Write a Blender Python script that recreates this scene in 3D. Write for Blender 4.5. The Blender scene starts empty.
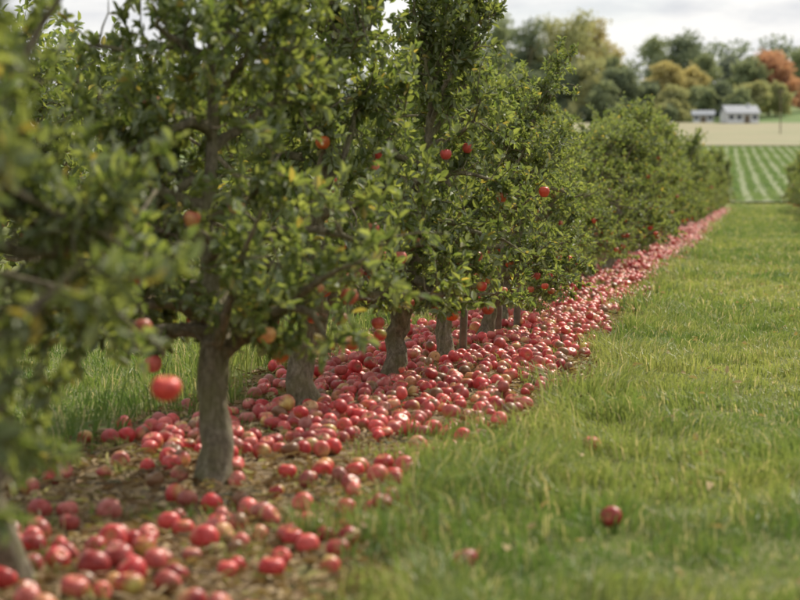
import bpy, math, random
import numpy as np
from mathutils import Vector
rng=np.random.default_rng(7); random.seed(7)
SC=bpy.context.scene
F=1900.0; HC=1.1; YH=188.0
K=0.1868; C0=-2.0
def PX(px,py,z):
    return np.array([(px-400)/F*z, z, HC-(py-YH)/F*z])
def rowx(y,c=C0): return K*y+c
def dist(x,y): return (x-K*y-C0)*0.983
# ---------- noise
_T=rng.random((256,256))
def vnoise(x,y,s=1.0,o=0):
    x=np.asarray(x)/s+o*17.3+500; y=np.asarray(y)/s+o*9.1+500
    xi=np.floor(x).astype(int); yi=np.floor(y).astype(int); fx=x-xi; fy=y-yi
    fx=fx*fx*(3-2*fx); fy=fy*fy*(3-2*fy)
    g=lambda a,b:_T[a%256,b%256]
    return (g(xi,yi)*(1-fx)+g(xi+1,yi)*fx)*(1-fy)+(g(xi,yi+1)*(1-fx)+g(xi+1,yi+1)*fx)*fy
def sstep(a,b,x):
    t=np.clip((np.asarray(x,float)-a)/(b-a),0,1); return t*t*(3-2*t)
_hy=[-500,100,112,150,200,250,290,335,370,450,600,1000,3500]
_hz=[0,0,0.25,1.7,3.9,6.4,9.2,12.4,14.8,17,18,16,10]
def H(x,y):
    x=np.asarray(x,float); y=np.asarray(y,float)
    h=sum(np.interp(y+o,_hy,_hz) for o in (-6,-3,0,3,6))/5
    h=np.where(y<94,0,h)
    h=h+sstep(66,105,x)*sstep(335,430,y)*9
    return h
# ---------- mesh builder
class B:
    def __init__(s): s.v=[];s.c=[];s.f=[];s.m=[];s.sm=[];s.n=0
    def add(s,v,faces,col,mat=0,smooth=False):
        v=np.asarray(v,float).reshape(-1,3); n=len(v)
        c=np.asarray(col,float)
        if c.ndim==1: c=np.tile(c,(n,1))
        s.v.append(v); s.c.append(c)
        for fa in faces:
            fa=np.asarray(fa,int)
            if fa.size==0: continue
            s.f.append(fa+s.n); s.m.append(mat); s.sm.append(smooth)
        s.n+=n
    def mesh(s,name,mats):
        me=bpy.data.meshes.new(name)
        v=np.concatenate(s.v); c=np.concatenate(s.c)
        loops=np.concatenate([f.ravel() for f in s.f])
        tot=np.concatenate([np.full(len(f),f.shape[1]) for f in s.f])
        mi=np.concatenate([np.full(len(f),m) for f,m in zip(s.f,s.m)])
        sm=np.concatenate([np.full(len(f),k) for f,k in zip(s.f,s.sm)])
        me.vertices.add(len(v)); me.vertices.foreach_set('co',v.astype(np.float32).ravel())
        me.loops.add(len(loops)); me.loops.foreach_set('vertex_index',loops.astype(np.int32))
        me.polygons.add(len(tot))
        st=np.concatenate([[0],np.cumsum(tot)[:-1]])
        me.polygons.foreach_set('loop_start',st.astype(np.int32))
        me.polygons.foreach_set('loop_total',tot.astype(np.int32))
        me.polygons.foreach_set('material_index',mi.astype(np.int32))
        me.update(calc_edges=True)
        me.polygons.foreach_set('use_smooth',sm.astype(bool))
        a=me.color_attributes.new('col','FLOAT_COLOR','POINT')
        c4=np.concatenate([c,np.ones((len(c),1))],1)
        a.data.foreach_set('color',c4.astype(np.float32).ravel())
        for m in mats: me.materials.append(m)
        me.validate(); return me
    def obj(s,name,mats,parent=None):
        o=bpy.data.objects.new(name,s.mesh(name,mats)); SC.collection.objects.link(o)
        if parent: o.parent=parent
        return o
def tube(b,pts,rad,n,col,mat=0,jit=0):
    pts=np.asarray(pts,float); L=len(pts)
    t=np.gradient(pts,axis=0); t/=np.linalg.norm(t,axis=1)[:,None]+1e-9
    ref=np.array([0.31,0.22,0.92]) if abs(t[0][2])<0.8 else np.array([0.93,0.1,0.2])
    u=np.cross(t,ref); u/=np.linalg.norm(u,axis=1)[:,None]; w=np.cross(t,u)
    a=np.arange(n)/n*2*math.pi
    R=np.asarray(rad)[:,None]*(1+jit*rng.normal(size=(L,n)))
    v=pts[:,None,:]+R[...,None]*(np.cos(a)[None,:,None]*u[:,None,:]+np.sin(a)[None,:,None]*w[:,None,:])
    i=np.arange(L-1)[:,None]*n; j=np.arange(n)[None,:]; k=(j+1)%n
    q=np.stack([i+j,i+k,i+n+k,i+n+j],-1).reshape(-1,4)
    fs=[q]
    if n==4: fs.append(np.array([[(L-1)*n+x for x in range(n)]]))
    b.add(v.reshape(-1,3),fs,col,mat,True)
def norm(a): return a/(np.linalg.norm(a,axis=-1,keepdims=True)+1e-9)
def leaves(b,P,D,L,W,col,mat,fold=0.25):
    n=len(P); D=norm(D); r=norm(rng.normal(size=(n,3))+np.array([0,0,1.2]))
    S=norm(np.cross(D,r)); N=np.cross(S,D)
    L=L[:,None];W=W[:,None]
    up=fold*W
    b0=P; tip=P+D*L-N*L*0.12
    l1=P+D*L*.33+S*W*.5+N*up; l2=P+D*L*.72+S*W*.38+N*up*.6
    r1=P+D*L*.33-S*W*.5+N*up; r2=P+D*L*.72-S*W*.38+N*up*.6
    v=np.stack([b0,l1,l2,tip,r2,r1],1).reshape(-1,3)
    i=np.arange(n)[:,None]*6
    q=np.concatenate([i+np.array([[0,3,2,1]]),i+np.array([[0,5,4,3]])])
    b.add(v,[q],np.repeat(col,6,axis=0),mat,False)
# ---------- materials
def newmat(n):
    m=bpy.data.materials.new(n); m.use_nodes=True; nt=m.node_tree; nt.nodes.clear(); return m,nt,nt.nodes,nt.links
def leafmat(name,trans=0.35,rough=0.45,pale=0.0,spec=0.5,tint=(2.4,2.3,1.0)):
    m,nt,N,Lk=newmat(name)
    out=N.new('ShaderNodeOutputMaterial'); at=N.new('ShaderNodeAttribute'); at.attribute_name='col'
    p=N.new('ShaderNodeBsdfPrincipled'); p.inputs['Roughness'].default_value=rough
    p.inputs['Specular IOR Level'].default_value=spec
    t=N.new('ShaderNodeBsdfTranslucent'); mx=N.new('ShaderNodeMixShader'); mx.inputs[0].default_value=trans
    src=at.outputs['Color']
    if pale>0:
        g=N.new('ShaderNodeNewGeometry')
        pm=N.new('ShaderNodeMix'); pm.data_type='RGBA'
        mul=N.new('ShaderNodeMath'); mul.operation='MULTIPLY'; mul.inputs[1].default_value=pale
        Lk.new(g.outputs['Backfacing'],mul.inputs[0]); Lk.new(mul.outputs[0],pm.inputs[0])
        Lk.new(at.outputs['Color'],pm.inputs[6]); pm.inputs[7].default_value=(0.32,0.36,0.24,1)
        src=pm.outputs[2]
    Lk.new(src,p.inputs['Base Color'])
    tc=N.new('ShaderNodeMix'); tc.data_type='RGBA'; tc.blend_type='MULTIPLY'; tc.inputs[0].default_value=1
    Lk.new(at.outputs['Color'],tc.inputs[6]); tc.inputs[7].default_value=(*tint,1)
    Lk.new(tc.outputs[2],t.inputs['Color'])
    Lk.new(p.outputs[0],mx.inputs[1]); Lk.new(t.outputs[0],mx.inputs[2]); Lk.new(mx.outputs[0],out.inputs[0]); return m
M_leaf=leafmat('apple_leaf',0.43,0.55,0.75,0.4,(2.4,2.3,1.1))
M_grass=leafmat('grass_blade',0.38,0.5,0,0.35,(1.8,1.75,1.2))
M_litter=leafmat('dry_leaf',0.1,0.8,0,0.2)
M_far=leafmat('far_foliage',0.3,0.8,0,0.1,(1.8,1.7,1.2))
def nz(N,Lk,vec,scale,detail=5,rough=0.6):
    n=N.new('ShaderNodeTexNoise'); n.inputs['Scale'].default_value=scale; n.inputs['Detail'].default_value=detail; n.inputs['Roughness'].default_value=rough
    Lk.new(vec,n.inputs['Vector']); return n.outputs['Fac']
def ramp(N,Lk,f,st):
    r=N.new('ShaderNodeValToRGB'); e=r.color_ramp.elements
    while len(e)<len(st): e.new(0.5)
    for a,(p,c) in zip(e,st): a.position=p; a.color=(*c,1)
    Lk.new(f,r.inputs[0]); return r.outputs[0]
def mixc(N,Lk,f,a,b,mode='MIX'):
    m=N.new('ShaderNodeMix'); m.data_type='RGBA'; m.blend_type=mode
    for s,x in ((0,f),(6,a),(7,b)):
        if isinstance(x,(int,float)): m.inputs[s].default_value=x
        elif isinstance(x,tuple): m.inputs[s].default_value=(*x,1)
        else: Lk.new(x,m.inputs[s])
    return m.outputs[2]
def mth(N,Lk,op,a,b=0.0,clamp=False):
    m=N.new('ShaderNodeMath'); m.operation=op; m.use_clamp=clamp
    for i,x in enumerate((a,b)):
        if isinstance(x,(int,float)): m.inputs[i].default_value=x
        else: Lk.new(x,m.inputs[i])
    return m.outputs[0]
def finish(N,Lk,col,rough,bumpf=None,bs=0.3,bd=0.01,spec=0.3):
    p=N.new('ShaderNodeBsdfPrincipled'); out=N.new('ShaderNodeOutputMaterial')
    if isinstance(col,tuple): p.inputs['Base Color'].default_value=(*col,1)
    else: Lk.new(col,p.inputs['Base Color'])
    p.inputs['Roughness'].default_value=rough; p.inputs['Specular IOR Level'].default_value=spec
    if bumpf is not None:
        b=N.new('ShaderNodeBump'); b.inputs['Strength'].default_value=bs; b.inputs['Distance'].default_value=bd
        Lk.new(bumpf,b.inputs['Height']); Lk.new(b.outputs[0],p.inputs['Normal'])
    Lk.new(p.outputs[0],out.inputs[0]); return p
def simplemat(name,c1,c2,scale,rough=0.8,bs=0.4,bd=0.01):
    m,nt,N,Lk=newmat(name); tc=N.new('ShaderNodeTexCoord').outputs['Object']
    f=nz(N,Lk,tc,scale); finish(N,Lk,ramp(N,Lk,f,[(0.3,c1),(0.7,c2)]),rough,f,bs,bd); return m
# bark
m,nt,N,Lk=newmat('bark'); M_bark=m
tc=N.new('ShaderNodeTexCoord').outputs['Object']
mp=N.new('ShaderNodeMapping'); mp.inputs['Scale'].default_value=(1,1,0.45); Lk.new(tc,mp.inputs[0])
f=nz(N,Lk,mp.outputs[0],42,7,0.75); f2=nz(N,Lk,tc,9,4)
c=ramp(N,Lk,f,[(0.32,(0.07,0.056,0.036)),(0.5,(0.24,0.2,0.14)),(0.68,(0.46,0.41,0.31))])
g=ramp(N,Lk,f2,[(0.4,(0,0,0)),(0.6,(1,1,1))])
c=mixc(N,Lk,mth(N,Lk,'MULTIPLY',g,0.5),c,(0.2,0.2,0.07))
finish(N,Lk,c,0.85,f,1.0,0.02)
# apple skin
m,nt,N,Lk=newmat('apple_skin'); M_apple=m
at=N.new('ShaderNodeAttribute'); at.attribute_name='col'; tc=N.new('ShaderNodeTexCoord').outputs['Object']
f=nz(N,Lk,tc,38,4); f2=nz(N,Lk,tc,320,2)
c=mixc(N,Lk,1.0,at.outputs['Color'],ramp(N,Lk,f,[(0.3,(0.75,0.6,0.6)),(0.7,(1.2,1.5,1.4))]),'MULTIPLY')
c=mixc(N,Lk,ramp(N,Lk,f2,[(0.66,(0,0,0)),(0.72,(0.35,0.35,0.35))]),c,(0.6,0.4,0.25))
p=finish(N,Lk,c,0.42,f,0.05,0.004,0.45)
# ground
m,nt,N,Lk=newmat('orchard_ground'); M_ground=m
tc=N.new('ShaderNodeTexCoord').outputs['Object']; sx=N.new('ShaderNodeSeparateXYZ'); Lk.new(tc,sx.inputs[0])
X,Y=sx.outputs[0],sx.outputs[1]
d=mth(N,Lk,'ADD',mth(N,Lk,'SUBTRACT',X,mth(N,Lk,'MULTIPLY',Y,K)),-C0)
def soil(d):
    a=mth(N,Lk,'ABSOLUTE',d)
    w=mth(N,Lk,'MULTIPLY',mth(N,Lk,'SUBTRACT',nz(N,Lk,tc,2.5,4),0.5),0.7)
    a=mth(N,Lk,'ADD',a,w)
    return mth(N,Lk,'MULTIPLY',mth(N,Lk,'SUBTRACT',0.85,a),6,True)
s=mth(N,Lk,'MAXIMUM',soil(d),soil(mth(N,Lk,'ADD',d,4.2)))
s=mth(N,Lk,'MAXIMUM',s,soil(mth(N,Lk,'ADD',d,-4.4)))
s=mth(N,Lk,'MULTIPLY',s,mth(N,Lk,'MULTIPLY',mth(N,Lk,'SUBTRACT',102,Y),0.5,True))
nf=nz(N,Lk,tc,30,8,0.7); nb=nz(N,Lk,tc,3,5); nl=nz(N,Lk,tc,0.05,5)
sc=ramp(N,Lk,nf,[(0.3,(0.10,0.07,0.04)),(0.5,(0.28,0.21,0.13)),(0.7,(0.48,0.39,0.26))])
gc=ramp(N,Lk,nf,[(0.3,(0.09,0.11,0.035)),(0.55,(0.17,0.2,0.065)),(0.75,(0.28,0.29,0.12))])
gc=mixc(N,Lk,mth(N,Lk,'MULTIPLY',ramp(N,Lk,nb,[(0.4,(0,0,0)),(0.7,(1,1,1))]),0.5),gc,(0.27,0.26,0.12))
gl=ramp(N,Lk,nl,[(0.4,(0.12,0.19,0.07)),(0.6,(0.18,0.23,0.10))])
gc=mixc(N,Lk,mth(N,Lk,'MULTIPLY',mth(N,Lk,'SUBTRACT',Y,100),0.02,True),gc,gl)
finish(N,Lk,mixc(N,Lk,s,gc,sc),0.95,nf,0.8,0.03,0.1)
m,nt,N,Lk=newmat('crop_soil'); M_crop=m; tc=N.new('ShaderNodeTexCoord').outputs['Object']
finish(N,Lk,ramp(N,Lk,nz(N,Lk,tc,0.3,8,0.7),[(0.3,(0.15,0.19,0.085)),(0.7,(0.2,0.22,0.11))]),0.95,None)
m,nt,N,Lk=newmat('stubble'); M_stub=m; tc=N.new('ShaderNodeTexCoord').outputs['Object']
mp=N.new('ShaderNodeMapping'); mp.inputs['Scale'].default_value=(0.04,0.3,1); Lk.new(tc,mp.inputs[0])
f=nz(N,Lk,mp.outputs[0],1.0,6,0.65)
finish(N,Lk,ramp(N,Lk,f,[(0.35,(0.2,0.19,0.11)),(0.5,(0.29,0.26,0.165)),(0.62,(0.2,0.225,0.12))]),0.95,None)
M_white=simplemat('white_render',(0.6,0.62,0.64),(0.74,0.74,0.75),2,0.7,0.05)
M_roof=simplemat('slate_roof',(0.14,0.16,0.2),(0.24,0.27,0.32),3,0.6,0.1)
M_glass=simplemat('window_glass',(0.03,0.04,0.05),(0.05,0.06,0.07),1,0.1,0.0)
M_wood=simplemat('weathered_wood',(0.10,0.075,0.05),(0.22,0.18,0.13),20,0.85,0.5)
# ---------- ground
def gsheet(name,xs,ys,off,mat,shear=0):
    Xg,Yg=np.meshgrid(xs,ys); Xg=Xg+shear*(Yg-ys[0])
    Z=H(Xg,Yg)+off
    v=np.stack([Xg,Yg,Z],-1).reshape(-1,3); nx=len(xs); ny=len(ys)
    i=(np.arange(ny-1)[:,None]*nx+np.arange(nx-1)[None,:]).ravel()
    q=np.stack([i,i+1,i+nx+1,i+nx],1); b=B(); b.add(v,[q],(0.1,0.1,0.1),0,True); return b.obj(name,[mat])
xs=np.unique(np.concatenate([np.linspace(-2500,-200,24),np.linspace(-200,200,81),np.linspace(200,2500,24)]))
ys=np.unique(np.concatenate([np.linspace(-200,90,30),np.arange(90,480,3.0),np.linspace(480,3500,60)]))
gsheet('ground',xs,ys,0,M_ground)
gsheet('crop_field',np.linspace(-40,75,60),np.arange(109,250,3.0),0.12,M_crop,0.17)
gsheet('stubble_field',np.linspace(-150,160,60),np.arange(253,338,3.0),0.12,M_stub,0.05)
# ---------- apples
def apple_template(nu,nv):
    u=np.linspace(0,math.pi,nv+2)[1:-1]; a=np.arange(nu)/nu*2*math.pi
    prof=lambda u:(0.98*np.sin(u)*(1+0.09*np.cos(u)), 0.9*np.cos(u)-0.30*np.exp(-(u/0.38)**2)+0.16*np.exp(-((math.pi-u)/0.3)**2))
    r,z=prof(u)
    v=np.stack([r[:,None]*np.cos(a),r[:,None]*np.sin(a)*1.0,np.repeat(z[:,None],nu,1)],-1).reshape(-1,3)
    zt=prof(np.array([0.0]))[1][0]; zb=prof(np.array([math.pi]))[1][0]
    v=np.concatenate([v,[[0,0,zt],[0,0,zb]]])
    i=np.arange(nv-1)[:,None]*nu; j=np.arange(nu)[None,:]; k=(j+1)%nu
    q=np.stack([i+j,i+nu+j,i+nu+k,i+k],-1).reshape(-1,4)
    j=np.arange(nu);k=(j+1)%nu; n=nu*nv
    t=np.concatenate([np.stack([np.full(nu,n),j,k],1),np.stack([np.full(nu,n+1),(nv-1)*nu+k,(nv-1)*nu+j],1)])
    return v,q,t
def rotm(ax,ang):
    ax=norm(ax); x,y,z=ax.T; c=np.cos(ang);s=np.sin(ang);C=1-c
    return np.stack([np.stack([c+x*x*C,x*y*C-z*s,x*z*C+y*s],-1),np.stack([y*x*C+z*s,c+y*y*C,y*z*C-x*s],-1),np.stack([z*x*C-y*s,z*y*C+x*s,c+z*z*C],-1)],-2)
def apples(b,P,R,nu,nv,mat,hang=False,stems=True,smat=None,yellow=0.03,warm=0.0):
    n=len(P)
    if n==0: return
    v,q,t=apple_template(nu,nv); nvv=len(v)
    ax=norm(rng.normal(size=(n,3))); ang=rng.uniform(0,0.3 if hang else 2.4,n); M=rotm(ax,ang)
    sq=1+rng.normal(size=(n,3))*0.04
    loc=v[None]*sq[:,None,:]
    W=np.einsum('nij,nkj->nki',M,loc)*R[:,None,None]+P[:,None,:]
    red=np.array([[0.58,0.04,0.045]])*(0.5+0.65*rng.random((n,1)))+np.array([[0.06,0.11,0.085]])*rng.random((n,1))**1.4+np.array([[0.06,0.03,-0.03]])*warm*rng.random((n,1))*1.5
    yel=np.array([[0.57,0.33,0.10]])+rng.normal(size=(n,3))*np.array([0.06,0.06,0.02])
    pk=rng.random((n,1))*0.9; yel=yel*(1-pk)+np.array([[0.62,0.25,0.15]])*pk
    isy=rng.random(n)<yellow
    bd=norm(rng.normal(size=(n,3))+np.array([0,0,0.1])); thr=rng.uniform(0.3,1.5,n); thr[isy]=rng.uniform(-0.8,0.1,isy.sum())
    k=np.einsum('kj,nj->nk',v,bd); w=sstep(0,1,(k-thr[:,None])/0.8+0.5)
    top=np.exp(-((v[:,2]-0.6)/0.12)**2)*(np.hypot(v[:,0],v[:,1])<0.45); w=np.maximum(w,0.6*top[None])
    col=red[:,None]*(1-w[...,None])+yel[:,None]*w[...,None]
    if not hang:
        bz=norm(rng.normal(size=(n,3))+np.array([0,-0.4,0.5])); kb=np.einsum('nkj,nj->nk',np.einsum('nij,kj->nki',M,v),bz)
        wb=sstep(0.45,0.75,kb)*(rng.random(n)<0.12)[:,None]; col=col*(1-wb[...,None])+np.array([0.26,0.13,0.06])*wb[...,None]
        rot=rng.random(n)<0.04; col[rot]=np.array([0.22,0.10,0.05])
    o=np.arange(n)[:,None,None]*nvv
    b.add(W.reshape(-1,3),[(q[None]+o).reshape(-1,4),(t[None]+o).reshape(-1,3)],np.clip(col,0.01,0.8).reshape(-1,3),mat,True)
    if stems:
        for i in range(n):
            p0=M[i]@np.array([0,0,0.55])*R[i]+P[i]
            e=M[i]@np.array([0.12,0.05,1.15])*R[i]+P[i]
            if hang: e=P[i]+np.array([0.005,0,R[i]*1.9])
            tube(b,[p0,(p0+e)/2,e],[0.0016,0.0014,0.002],4,(0.1,0.06,0.03),smat)
def dens(d,y):
    c=vnoise(d*1.0,y,0.5,1)*0.6+vnoise(d,y,0.17,2)*0.5
    w=np.exp(-((d-0.04)/0.78)**6)*(d<0.9)
    far=sstep(13.5,18,y); w=w*(1-far)+far*np.exp(-((d-0.36)/0.42)**4)*1.0
    core=sstep(7.0,7.7,y)
    near=(1-sstep(6.1,6.6,y))*0.62
    lv=np.maximum(np.maximum(core,near),0.16)
    return np.clip(w*lv*np.clip((c-0.32)*3.2,0.06,1.0),0,1)
cell={}; A=[]
def tryp(x,y,r):
    ci,cj=int(x/0.1),int(y/0.1)
    for i in (-1,0,1):
        for j in (-1,0,1):
            for (a,b_,rr) in cell.get((ci+i,cj+j),()):
                if (a-x)**2+(b_-y)**2<((r+rr)*0.95)**2: return False
    cell.setdefault((ci,cj),[]).append((x,y,r)); return True
for (y0,y1,dn) in ((3.5,14,250),(14,40,190),(40,100,150)):
    n=int((y1-y0)*1.9*dn); yy=rng.uniform(y0,y1,n); dd=rng.uniform(-0.85,1.05,n)
    ok=rng.random(n)<dens(dd,yy)
    for y,d_ in zip(yy[ok],dd[ok]):
        r=min(max(random.gauss(0.037,0.0045),0.024),0.046); x=rowx(y)+d_/0.983
        if tryp(x,y,r): A.append((x,y,r*0.86,r))
A=np.array(A)
m2=A[(rng.random(len(A))<0.05)&(A[:,1]>7.6)]; m2=m2.copy()
dd2=dist(m2[:,0],m2[:,1]); m2=m2[dens(dd2,m2[:,1])>0.6]
m2[:,0]+=0.035; m2[:,1]+=0.03; m2[:,2]+=0.05
A=np.concatenate([A,m2])
for px,py in ((613,535),(593,457),(382,520),(466,580)):
    z=F*HC/(py-YH); x=(px-400)/F*z; A=np.concatenate([A,[[x,z,0.05,0.036]]])
b=B(); nr=A[A[:,1]<16]; fr=A[(A[:,1]>=16)&(A[:,1]<40)]; ff=A[A[:,1]>=40]
apples(b,nr[:,:3],nr[:,3],16,10,0,smat=1)
apples(b,fr[:,:3],fr[:,3],10,6,0,stems=False)
apples(b,ff[:,:3],ff[:,3]*1.1,7,4,0,stems=False)
b.obj('fallen_apples',[M_apple,M_bark])
print('apples',len(A))
# ---------- orchard trees
def leafcols(n,yel=0.03):
    t=rng.random((n,1)); c=np.array([[0.075,0.11,0.038]])*(1-t)+np.array([[0.18,0.21,0.08]])*t
    y=rng.random(n)<yel; c[y]=np.array([0.3,0.25,0.08])*(0.6+0.5*rng.random((y.sum(),1)))
    return c
def make_tree(seed,hgt,rad,nl,nt_,nleaf,napple,low=0.36,lsz=1.0,zmin=0.33,ex=1.15,u0=0.3,tr=1.0,drop=0.07):
    global rng
    rng=np.random.default_rng(seed)
    b=B(); lean=rng.normal(size=2)*0.14
    hs=np.concatenate([np.linspace(0,0.5,9),np.linspace(0.62,hgt*0.9,7)])
    wig=np.cumsum(rng.normal(size=(16,2))*0.018,axis=0)
    pts=np.stack([lean[0]*hs+wig[:,0],lean[1]*hs+wig[:,1],hs],1)
    rd=np.concatenate([[0.085,0.066,0.06,0.058,0.054,0.058,0.06,0.063,0.054],np.linspace(0.036,0.006,7)])*tr
    pts[0,2]=-0.03
    tube(b,pts,rd,16,(0.1,0.1,0.1),0,0.07)
    LP=[];LD=[];AP=[]
    for i in range(nl):
        f=(i+0.5)/nl; h=low+(hgt*0.88-low)*f**ex+rng.normal()*0.04
        az=i*2.4+rng.normal()*0.35
        base=np.array([np.interp(h,hs,pts[:,0]),np.interp(h,hs,pts[:,1]),h])
        L=rad*(1.15-0.62*f)*rng.uniform(0.75,1.2)
        el=rng.uniform(0.1,0.65)+0.3*f
        d=np.array([math.cos(az)*math.cos(el),math.sin(az)*math.cos(el),math.sin(el)])
        P=[base];dd=d.copy(); ns=8
        for s in range(ns):
            dd=norm(dd+rng.normal(size=3)*0.26+np.array([0,0,-0.08+0.02*s])); P.append(P[-1]+dd*L/ns)
        P=np.array(P); P[1:,2]=np.maximum(P[1:,2],zmin)
        tube(b,P,np.linspace(0.033-0.02*f,0.005,ns+1),7,(0.1,0.1,0.1),0,0.08)
        for j in range(6):
            u=rng.uniform(0.1,0.9); k=min(int(u*ns),ns-1); p=P[k]; td=norm(rng.normal(size=3)+np.array([0,0,.3])); q=[p]
            for s in range(3): td=norm(td+rng.normal(size=3)*0.5); q.append(q[-1]+td*rng.uniform(.02,.07))
            tube(b,q,[0.006,0.0045,0.0035,0.002],4,(0.1,0.1,0.1),0)
        for j in range(nt_):
            u=rng.uniform(u0,1.0); k=min(int(u*ns),ns-1); p=P[k]+(P[k+1]-P[k])*(u*ns-k)
            upright=rng.random()<(0.3+0.4*f)
            td=norm(rng.normal(size=3)*0.8+norm(P[-1]-P[0])*0.5+np.array([0,0,1.5 if upright else -0.1]))
            tl=rng.uniform(0.12,0.30)*(1.3 if upright else 1)
            q=[p]
            for s in range(3):
                td=norm(td+rng.normal(size=3)*0.25+np.array([0,0,0.0 if upright else -0.1])); q.append(q[-1]+td*tl/3)
            q=np.array(q); q[:,2]=np.maximum(q[:,2],zmin-drop)
            tube(b,q,[0.0042,0.0034,0.0026,0.0015],3,(0.1,0.1,0.1),0)
            nn=int(nleaf*rng.uniform(0.35,1.6)); uu=rng.uniform(0.1,1.05,nn)*3; kk=np.clip(uu.astype(int),0,2)
            pp=q[kk]+(q[kk+1]-q[kk])*(uu-kk)[:,None]
            dirs=norm(rng.normal(size=(nn,3))+td*0.7+np.array([0,0,0.05]))
            LP.append(pp+dirs*0.006); LD.append(dirs)
            if rng.random()<napple*(2 if q[-1][2]<0.9 else 0.6) and q[-1][2]<1.5 and q[-1][2]>0.42: AP.append(q[2]-np.array([0,0,0.07]))
    for j in range(9):
        h=hgt*rng.uniform(0.7,0.9); p=np.array([np.interp(h,hs,pts[:,0]),np.interp(h,hs,pts[:,1]),h])
        td=norm(np.array([rng.normal()*0.45,rng.normal()*0.45,1.0])); tl=rng.uniform(0.25,0.5); q=[p]
        for s in range(3): td=norm(td+rng.normal(size=3)*0.08); q.append(q[-1]+td*tl/3)
        q=np.array(q); tube(b,q,[0.006,0.005,0.0035,0.0015],3,(0.1,0.1,0.1),0)
        nn=int(28/lsz); uu=rng.uniform(0.1,1.05,nn)*3; kk=np.clip(uu.astype(int),0,2)
        pp=q[kk]+(q[kk+1]-q[kk])*(uu-kk)[:,None]; LP.append(pp); LD.append(norm(rng.normal(size=(nn,3))*0.8+td))
    LP=np.concatenate(LP);LD=np.concatenate(LD); n=len(LP)
    col=leafcols(n); col*=(0.75+0.5*vnoise(LP[:,0]+LP[:,1],LP[:,2],0.25,3))[:,None]
    sz=rng.uniform(0.035,0.064,n)*lsz; leaves(b,LP,LD,sz,sz*rng.uniform(0.42,0.58,n),col,1)
    if AP:
        AP=np.array(AP); apples(b,AP,rng.uniform(0.032,0.039,len(AP)),14,9,2,hang=True,smat=0,yellow=0.05,warm=1.0)
    return b.mesh('apple_tree_mesh',[M_bark,M_leaf,M_apple])
HR=[(2.25,0.72),(2.15,0.75),(2.35,0.68),(2.2,0.78),(2.1,0.7),(2.3,0.74)]
V=[make_tree(100+i,h,r,25,12,27,0.085,zmin=0.38) for i,(h,r) in enumerate(HR)]
VF=[make_tree(200+i,h,r,20,10,12,0.05,lsz=1.7,zmin=0.38) for i,(h,r) in enumerate(HR[:4])]
VN=[make_tree(300,2.3,0.78,30,14,34,0.0,zmin=.26,ex=1.3),
    make_tree(301,2.3,0.76,29,14,33,0.004,0.46,1,0.44,1.25,0.2),
    make_tree(305,2.3,0.74,29,13,31,0.03,0.36,1,0.50,1.3,0.2,1.0,0.03),
    make_tree(306,2.25,0.72,27,13,29,0.06,0.38,1,0.50,1.25,0.2,1.15,0.03),
    make_tree(307,2.3,0.70,27,13,29,0.07,0.34,1,0.46,1.25,0.25,1.05,0.03),
    make_tree(308,2.2,0.66,26,13,28,0.08,0.32,1,0.42,1.2,0.25,1.0,0.04)]
rng=np.random.default_rng(11)
def place(me,x,y,s,rz,sz=1.0):
    o=bpy.data.objects.new('apple_tree',me); SC.collection.objects.link(o)
    o.location=(x,y,float(H(x,y))-0.005); o.scale=(s,s,s*sz); o.rotation_euler=(0,0,rz); return o
place(VN[0],rowx(1.0)-0.25,1.0,1.05,1.0,1.1); place(VN[0],rowx(2.4)-0.15,2.4,1.05,2.6,1.12)
place(VN[0],rowx(3.75)-0.02,3.75,1.02,0.5,1.15); place(VN[1],-1.08,5.2,0.92,4.0,1.18)
place(VN[2],(213-400)/F*7.04,7.04,0.98,2.2,1.12); place(VN[3],(313-400)/F*9.4,9.4,1.02,3.7,1.12)
place(VN[4],(396-400)/F*10.7,10.7,0.95,5.2,1.1); place(VN[5],(449-400)/F*12.0,12.0,0.9,0.9,1.16)
y=13.6
while y<100:
    s=(0.82 if y<16 else 0.87 if y<25 else 0.94)+0.05*rng.normal()
    place(V[rng.integers(6)] if y<34 else VF[rng.integers(4)],rowx(y)+rng.normal()*0.05,y,s,rng.uniform(0,6.28),rng.uniform(.97,1.12))
    y+=1.35+rng.normal()*0.12
for c_,y0 in ((C0-4.2,6.0),(C0+4.4,1.5)):
    y=y0
    while y<96:
        place(VF[rng.integers(4)],rowx(y,c_)+rng.normal()*0.05,y,1.03,rng.uniform(0,6.28),1.05); y+=1.6+rng.normal()*0.1
b=B()
HA=[(165,389,4.75,0.040,0),(266,335,6.9,0.034,1),(340,319,8.6,0.036,0),(352,343,8.8,0.036,0),(378,323,9.4,0.036,0),(380,335,9.5,0.034,0),(431,286,11.0,0.036,0),(436,276,11.1,0.034,0),(452,316,11.2,0.037,0),(480,299,11.6,0.042,0),(488,309,11.7,0.040,0),(472,276,12.3,0.035,0),(409,303,10.4,0.033,1),(356,272,9.0,0.036,0),(360,262,9.1,0.033,0),(141,328,6.0,0.034,0),(283,288,7.2,0.03,0),(503,291,13.0,0.035,0),(131,278,6.1,0.03,0),(560,190,16.8,0.037,0)]
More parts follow.
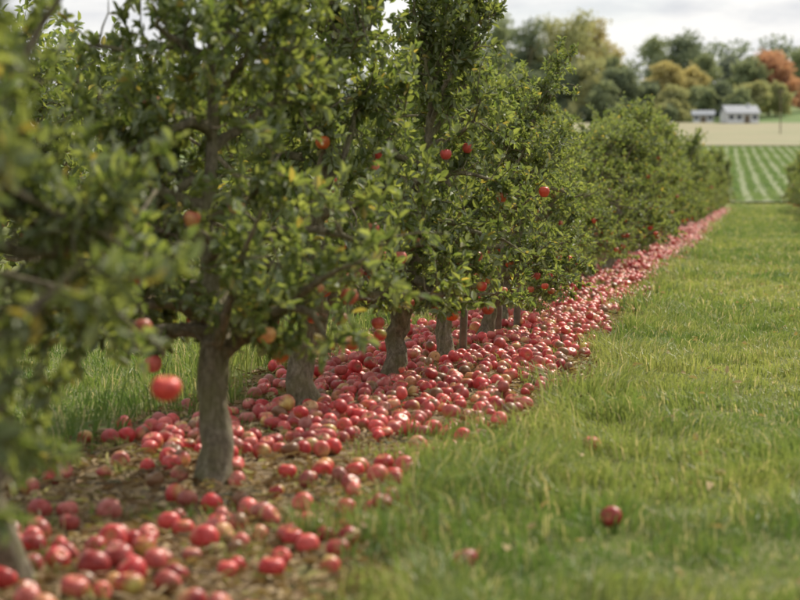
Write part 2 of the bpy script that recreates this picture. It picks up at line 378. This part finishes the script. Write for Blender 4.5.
for px,py,z,r,yl in HA:
    p=PX(px,py,z); apples(b,p[None],np.array([r]),22,14,0,hang=True,smat=1,yellow=yl,warm=1.0 if z>5 else 0.2)
    yt=p[1]+0.25; tgt=np.array([rowx(yt),yt,p[2]+0.28]); a=p+np.array([0.005,0,r*1.85])
    mid=(a*0.6+tgt*0.4)+np.array([0,0,0.07])
    tube(b,[a,a+np.array([-0.02,0.01,0.03]),mid,tgt],[0.002,0.0035,0.006,0.009],5,(0.1,0.1,0.1),1)
    n=9; P=a+(mid-a)*rng.uniform(0,1,(n,1))+np.array([0,0,0.01]); D=norm(rng.normal(size=(n,3))); sz=rng.uniform(.04,.065,n)
    leaves(b,P,D,sz,sz*.5,leafcols(n),2)
b.obj('hanging_apples',[M_apple,M_bark,M_leaf])
# ---------- stakes
for px,py,h in ((463,358,0.32),(517,332,0.3),(498,338,0.25)):
    z=F*HC/(py-YH); x=(px-400)/F*z; b=B()
    tube(b,[[x,z,-0.05],[x+.004,z,h*0.5],[x+.01,z,h-0.02],[x+.01,z,h]],[0.026,0.026,0.024,0.016],8,(0.1,0.1,0.1),0,0.04)
    b.obj('wooden_stake',[M_wood])
# ---------- grass
def blades(b,x,y,h,w,col):
    n=len(x); z0=H(x,y); a=rng.uniform(0,2*math.pi,n); S=np.stack([np.cos(a),np.sin(a),np.zeros(n)],1)
    a2=vnoise(x,y,0.25,12)*9+rng.normal(size=n)*0.9; ln=rng.uniform(0.1,0.95,n); Dd=np.stack([np.cos(a2),np.sin(a2),np.zeros(n)],1)*ln[:,None]
    P=np.stack([x,y,z0-0.005],1); up=np.array([[0,0,1.0]]); h=h[:,None]; w=w[:,None]
    m=P+up*h*.55+Dd*h*.3; t=P+up*h*(0.98-0.35*ln[:,None])+Dd*h*1.0
    v=np.stack([P-S*w*.5,P+S*w*.5,m+S*w*.42,m-S*w*.42,t],1).reshape(-1,3); i=np.arange(n)[:,None]*5
    cc=np.repeat(col,5,axis=0)
    b.add(v,[i+np.array([[0,1,2,3]]),i+np.array([[3,2,4]])],cc,0,False)
def gcol(x,y,n):
    t=np.clip(vnoise(x,y,0.35,4)*0.8+vnoise(x,y,1.6,5)*1.0-0.42+rng.normal(size=n)*0.15,0,1)[:,None]
    c=np.array([[0.095,0.165,0.04]])*(1-t)+np.array([[0.27,0.30,0.10]])*t
    s=rng.random(n)<0.09; c[s]=np.array([0.46,0.41,0.24]); return c
b=B()
def patch(y0,y1,dn,left,right,hs,ws,side=1):
    Wmax=right(y1)-left(y1)+2; n=int((y1-y0)*dn*max(Wmax,1)); y=rng.uniform(y0,y1,n)
    x=rng.uniform(0,1,n)*(Wmax+3)+left(y)
    d=dist(x,y); edge=0.76+0.75*(vnoise(x,y,0.5,6)-0.5)+0.4*(vnoise(x,y,0.14,7)-0.5)
    if side>0: ok=(d>edge)&(x<right(y))
    else: ok=(d<-edge)&(d>-3.6)
    x=x[ok];y=y[ok];d=d[ok]; n=len(x)
    tuft=sstep(0.3,0.85,vnoise(x,y,0.2,8))
    hh=hs*(0.35+1.2*tuft*(0.4+0.9*vnoise(x,y,1.3,9)))*rng.uniform(0.6,1.4,n)
    hh*=1+0.9*np.exp(-((np.abs(d)-1.0)/0.4)**2)
    blades(b,x,y,hh,ws*rng.uniform(0.7,1.3,n),gcol(x,y,n))
    return n
Lf=lambda y:rowx(y)+0.45; Rt=lambda y:0.225*y+1.2
t=patch(3.2,9,4300,Lf,Rt,0.082,0.0055)
t+=patch(9,16,2800,Lf,Rt,0.082,0.0065)
t+=patch(16,30,1000,Lf,Rt,0.08,0.011)
t+=patch(30,60,330,Lf,Rt,0.08,0.018)
t+=patch(60,110,120,Lf,lambda y:0.225*y+4,0.08,0.03)
Ll=lambda y:rowx(y)-4.2; Rl=lambda y:rowx(y)-0.4
t+=patch(5,16,1300,Ll,Rl,0.10,0.007,-1)
t+=patch(16,45,300,Ll,Rl,0.10,0.014,-1)
n=420; ty=rng.uniform(4,40,n); td=rng.uniform(-0.85,0.85,n)
x=np.repeat(rowx(ty)+td,28)+rng.normal(size=n*28)*0.035; y=np.repeat(ty,28)+rng.normal(size=n*28)*0.035
blades(b,x,y,rng.uniform(0.03,0.1,n*28),np.full(n*28,0.005),gcol(x,y,n*28))
print('blades',t)
b.obj('grass',[M_grass])
# ---------- litter
b=B()
n=34000; y=4+rng.random(n)**1.6*28; d=rng.uniform(-0.95,1.05,n); x=rowx(y)+d
P=np.stack([x,y,rng.uniform(0.002,0.025,n)],1); a=rng.uniform(0,6.28,n); D=np.stack([np.cos(a),np.sin(a),rng.normal(size=n)*0.2],1)
kind=rng.random(n)<0.6
t=rng.random((n,1)); col=np.array([[0.16,0.09,0.045]])*(1-t)+np.array([[0.46,0.36,0.22]])*t
gy=rng.random(n)<0.1; col[gy]=np.array([0.36,0.33,0.12])
L=np.where(kind,rng.uniform(0.03,0.065,n),rng.uniform(0.04,0.14,n)); W=np.where(kind,L*0.5,0.004)
leaves(b,P,D,L,W,col,0,0.2)
n=420; y=rng.uniform(4.5,30,n); x=rowx(y)+0.8+rng.random(n)**2*3.2; P=np.stack([x,y,rng.uniform(0.03,0.07,n)],1)
leaves(b,P,rng.normal(size=(n,3))*np.array([1,1,.3]),rng.uniform(.04,.06,n),rng.uniform(.02,.03,n),np.tile([0.45,0.35,0.2],(n,1)),0)
b.obj('leaf_litter',[M_litter])
b=B()
for i in range(190):
    y=rng.uniform(4.5,20); x=rowx(y)+rng.uniform(-0.8,0.9); a=rng.uniform(0,6.28); l=rng.uniform(0.06,0.22)
    dx,dy=math.cos(a)*l,math.sin(a)*l
    tube(b,[[x,y,.008],[x+dx,y+dy,.02],[x+dx*2,y+dy*1.9,.01]],[0.005,0.004,0.002],5,(.1,.1,.1),0)
b.obj('fallen_twigs',[M_bark])
# ---------- crops
b=B(); rows=np.arange(-40,75,1.1)
PP=[]
for r in rows:
    yy=np.arange(109.5,248,0.5)+rng.uniform(-.1,.1); xx=r+0.17*(yy-109)+rng.normal(size=len(yy))*0.05
    k=(xx/yy>0.10)&(xx/yy<0.27); PP.append(np.stack([xx[k],yy[k]],1))
PP=np.concatenate(PP); PP=PP[rng.random(len(PP))<0.5+0.5*vnoise(PP[:,0],PP[:,1],6,4)]; PP=np.repeat(PP,4,axis=0); n=len(PP)
x=PP[:,0]+rng.normal(size=n)*0.15; y=PP[:,1]+rng.normal(size=n)*0.2
P=np.stack([x,y,H(x,y)+0.12],1); D=norm(rng.normal(size=(n,3))*np.array([1,1,.5])+np.array([0,0,.9]))
t=(vnoise(x,y,12,3))[:,None]; col=np.array([[0.14,0.22,0.085]])*(1-t)+np.array([[0.2,0.27,0.12]])*t
leaves(b,P,D,rng.uniform(.18,.33,n),rng.uniform(.12,.2,n),col,0); b.obj('crop_rows',[M_far]); print('crops',n)
# ---------- distant trees
def crown(b,x,y,h,w,cols,n=3800,base=0.10,ls=0.6,trunk=True):
    z0=float(H(x,y)); nl=34
    cs=[];rs=[]
    for i in range(nl):
        f=rng.uniform(0.0,1)**0.9; a=rng.uniform(0,6.28); rr=w*0.5*math.sqrt(max(0.04,1-(f*1.05-0.3)**2*1.7))*rng.uniform(0.15,0.95)
        cs.append([x+rr*math.cos(a),y+rr*math.sin(a),z0+h*(base+0.08+(0.86-base)*f*rng.uniform(.88,1.03))]); rs.append(w*rng.uniform(0.07,0.19))
    cs=np.array(cs);rs=np.array(rs); k=rng.choice(nl,n,p=rs**1.7/np.sum(rs**1.7))
    dv=norm(rng.normal(size=(n,3))); P=cs[k]+dv*(rs[k]*np.clip(rng.normal(0.85,0.28,n),0.2,1.6))[:,None]*np.array([1,1,0.75])
    P[:,2]=np.maximum(P[:,2],z0+0.3)
    D=norm(rng.normal(size=(n,3))+dv*0.3); cc=np.asarray(cols,float); t=rng.random((n,1))*0.4+0.6*vnoise(P[:,0]+P[:,1],P[:,2],2.2,2)[:,None]
    col=cc[0]*(1-t)+cc[1]*t; s=ls*rng.uniform(.5,1.3,n)
    leaves(b,P,D,s,s*.8,col,0)
    if trunk:
        tube(b,[[x,y,z0-.3],[x,y,z0+h*.3],[x+w*.03,y,z0+h*.6]],[h*.03,h*.022,h*.01],7,(.08,.06,.04),1)
        for i in range(6): c=cs[i]; tube(b,[[x,y,z0+h*.25],(np.array([x,y,z0+h*.3])+c)/2,c],[h*.012,h*.008,h*.004],5,(.08,.06,.04),1)
GR=((0.17,0.21,0.13),(0.3,0.34,0.2)); DK=((0.13,0.165,0.12),(0.23,0.27,0.18)); YE=((0.33,0.31,0.16),(0.5,0.44,0.22)); OR=((0.36,0.22,0.15),(0.56,0.33,0.22)); YG=((0.26,0.29,0.16),(0.42,0.41,0.21)); BL=((0.21,0.25,0.22),(0.3,0.34,0.29))  # crown colours lightened, BL also blued: aerial haze put into the colour
def far(b,px,ytop,wpx,z,cols,**k):
    x=(px-400)/F*z; z0=float(H(x,z)); top=HC+(YH-ytop)/F*z; crown(b,x,z,(top-z0)/0.98,wpx/F*z,cols,**k)
b=B()
for a in [(505,12,70,385,GR),(545,16,80,378,YG),(572,12,80,372,YG),(592,22,60,382,YE),(612,60,40,366,GR),(528,24,60,372,DK),
          (520,70,50,352,DK),(560,66,60,350,DK),(590,60,55,348,YG),(618,70,45,346,DK),(604,84,40,342,GR),
          (655,33,60,405,GR),(680,36,60,400,DK),(703,56,46,395,GR),(662,64,50,360,YE),(690,70,46,365,YE),(645,80,34,355,DK),(672,88,44,347,YG),(700,90,40,352,GR),
          (728,58,48,400,BL),(745,60,46,380,GR),(767,50,56,385,OR),(784,62,36,380,OR),(800,52,50,410,GR),(812,50,60,420,DK),(835,56,60,425,GR),(752,80,34,362,YG),(722,84,34,356,DK),(738,92,30,350,GR),(775,84,28,366,YG),
          (470,40,70,390,GR),(430,40,70,390,DK),(860,60,70,430,GR),(890,60,70,435,YG)]:
    far(b,*a[:4],a[4])
b.obj('distant_trees',[M_far,M_bark])
b=B()
for i in range(46):
    x=-120+i*9+rng.normal()*3; y=620+rng.normal()*15; crown(b,x,y,rng.uniform(16,24),rng.uniform(14,20),BL,n=900,ls=1.3,trunk=False)
b.obj('woodland_backdrop',[M_far,M_bark])
b=B()
for px in range(470,760,11):
    if not 684<px<762: far(b,px+rng.normal()*3,rng.uniform(104,112),22,341+rng.normal()*2,DK if rng.random()<.6 else YG,n=500,ls=.5,base=0,trunk=False)
b.obj('hedgerow',[M_far,M_bark])
b=B(); crown(b,0.2125*104,104,2.2,2.0,YG,n=1500,base=0,ls=.14,trunk=False); b.obj('shrub',[M_far,M_bark])
# ---------- houses
def house(name,px,z,w,dp,hw,hr,rot=0.0,nwin=4,chim=True):
    x=(px-400)/F*z; z0=float(H(x,z)); e=bpy.data.objects.new(name,None); SC.collection.objects.link(e); e.location=(x,z,z0); e.rotation_euler=(0,0,rot)
    def box(bb,x0,x1,y0,y1,za,zb,mat=0):
        v=[[x0,y0,za],[x1,y0,za],[x1,y1,za],[x0,y1,za],[x0,y0,zb],[x1,y0,zb],[x1,y1,zb],[x0,y1,zb]]
        bb.add(v,[np.array([[0,3,2,1],[4,5,6,7],[0,1,5,4],[1,2,6,5],[2,3,7,6],[3,0,4,7]])],(.1,.1,.1),mat)
    bb=B(); box(bb,-w/2,w/2,-dp/2,dp/2,-.5,hw)
    for s in (-1,1): bb.add([[s*w/2,-dp/2,hw],[s*w/2,dp/2,hw],[s*w/2,0,hw+hr]],[np.array([[0,1,2]])],(.1,.1,.1))
    bb.obj('walls',[M_white],e)
    bb=B(); o=.3
    for s in (-1,1):
        y1=s*(dp/2+o); zz=hw-o*hr/(dp/2)
        v=[[-w/2-o,y1,zz+.02],[w/2+o,y1,zz+.02],[w/2+o,0,hr+hw+.02],[-w/2-o,0,hr+hw+.02]]
        v+=[[a,b_,c+.15] for a,b_,c in v]
        bb.add(v,[np.array([[0,1,2,3],[7,6,5,4],[0,4,5,1],[1,5,6,2],[3,7,4,0]])],(.1,.1,.1))
    bb.obj('roof',[M_roof],e)
    bb=B()
    for i in range(nwin):
        xc=-w/2+w*(i+.5)/nwin
        if i==nwin//2: continue
        box(bb,xc-.45,xc+.45,-dp/2-.04,-dp/2-.005,hw*.38,hw*.78)
    bb.obj('windows',[M_glass],e)
    bb=B(); xc=-w/2+w*(nwin//2+.5)/nwin; box(bb,xc-.5,xc+.5,-dp/2-.05,-dp/2-.005,.0,hw*.78); bb.obj('door',[M_wood],e)
    if chim: bb=B(); box(bb,w*.25,w*.25+.5,-.25,.25,hw+hr*.6,hw+hr+.5); bb.obj('chimney',[M_white],e)
house('farmhouse',738,336,5.6,5,1.7,1.3,0.1,4)
house('white_barn',702,340,3.6,4,1.3,.7,-0.15,3,False)
z=290; x=(779-400)/F*z; z0=float(H(x,z)); b=B()
tube(b,[[x,z,z0-.5],[x,z,z0+3.5],[x,z,z0+7]],[.10,.09,.07],8,(.1,.1,.1)); tube(b,[[x-.6,z,z0+6.5],[x,z,z0+6.5],[x+.6,z,z0+6.5]],[.05,.05,.05],6,(.1,.1,.1))
for s in (-.5,0.25,.5): tube(b,[[x+s,z,z0+6.5],[x+s,z,z0+6.75]],[.05,.03],6,(.1,.1,.1))
b.obj('utility_pole',[M_wood])
# ---------- light
AZ=math.radians(36); EL=math.radians(46)
S=Vector((math.cos(EL)*math.sin(AZ),math.cos(EL)*math.cos(AZ),math.sin(EL)))
l=bpy.data.lights.new('sun','SUN'); l.energy=5.0; l.angle=math.radians(0.6); l.color=(1,0.91,0.76)
lo=bpy.data.objects.new('sun',l); SC.collection.objects.link(lo); lo.rotation_euler=S.to_track_quat('Z','Y').to_euler(); lo.location=(20,-10,30)
w=bpy.data.worlds.new('World'); SC.world=w; w.use_nodes=True; nt=w.node_tree; N=nt.nodes; Lk=nt.links; N.clear()
sky=N.new('ShaderNodeTexSky'); sky.sky_type='NISHITA'; sky.sun_disc=False; sky.sun_elevation=EL; sky.sun_rotation=AZ; sky.air_density=1.0; sky.dust_density=2
tc=N.new('ShaderNodeTexCoord').outputs['Generated']
mp=N.new('ShaderNodeMapping'); mp.inputs['Scale'].default_value=(1,1,3.5); mp.inputs['Location'].default_value=(0.3,0.1,0.2); Lk.new(tc,mp.inputs[0])
f=nz(N,Lk,mp.outputs[0],3.2,8,0.55); f2=nz(N,Lk,mp.outputs[0],11,7,0.58)
cl=ramp(N,Lk,f2,[(0.38,(5.0,5.1,5.3)),(0.56,(6.9,6.8,6.6))])
cov=ramp(N,Lk,f,[(0.36,(0.35,)*3),(0.52,(1,)*3)])
bg=N.new('ShaderNodeBackground'); bg.inputs[1].default_value=0.15
Lk.new(mixc(N,Lk,cov,sky.outputs[0],cl),bg.inputs[0]); o=N.new('ShaderNodeOutputWorld'); Lk.new(bg.outputs[0],o.inputs[0])
# ---------- camera
cam=bpy.data.cameras.new('camera'); co=bpy.data.objects.new('camera',cam); SC.collection.objects.link(co); SC.camera=co
co.location=(0,0,HC); co.rotation_euler=(math.radians(90)-math.atan((300-YH)/F),0,0)
cam.sensor_width=36; cam.lens=36*F/800; cam.clip_end=6000; cam.clip_start=0.05
cam.dof.use_dof=True; cam.dof.focus_distance=12.5; cam.dof.aperture_fstop=2.6
SC.view_settings.view_transform='Standard'; SC.view_settings.look='None'; SC.view_settings.exposure=0
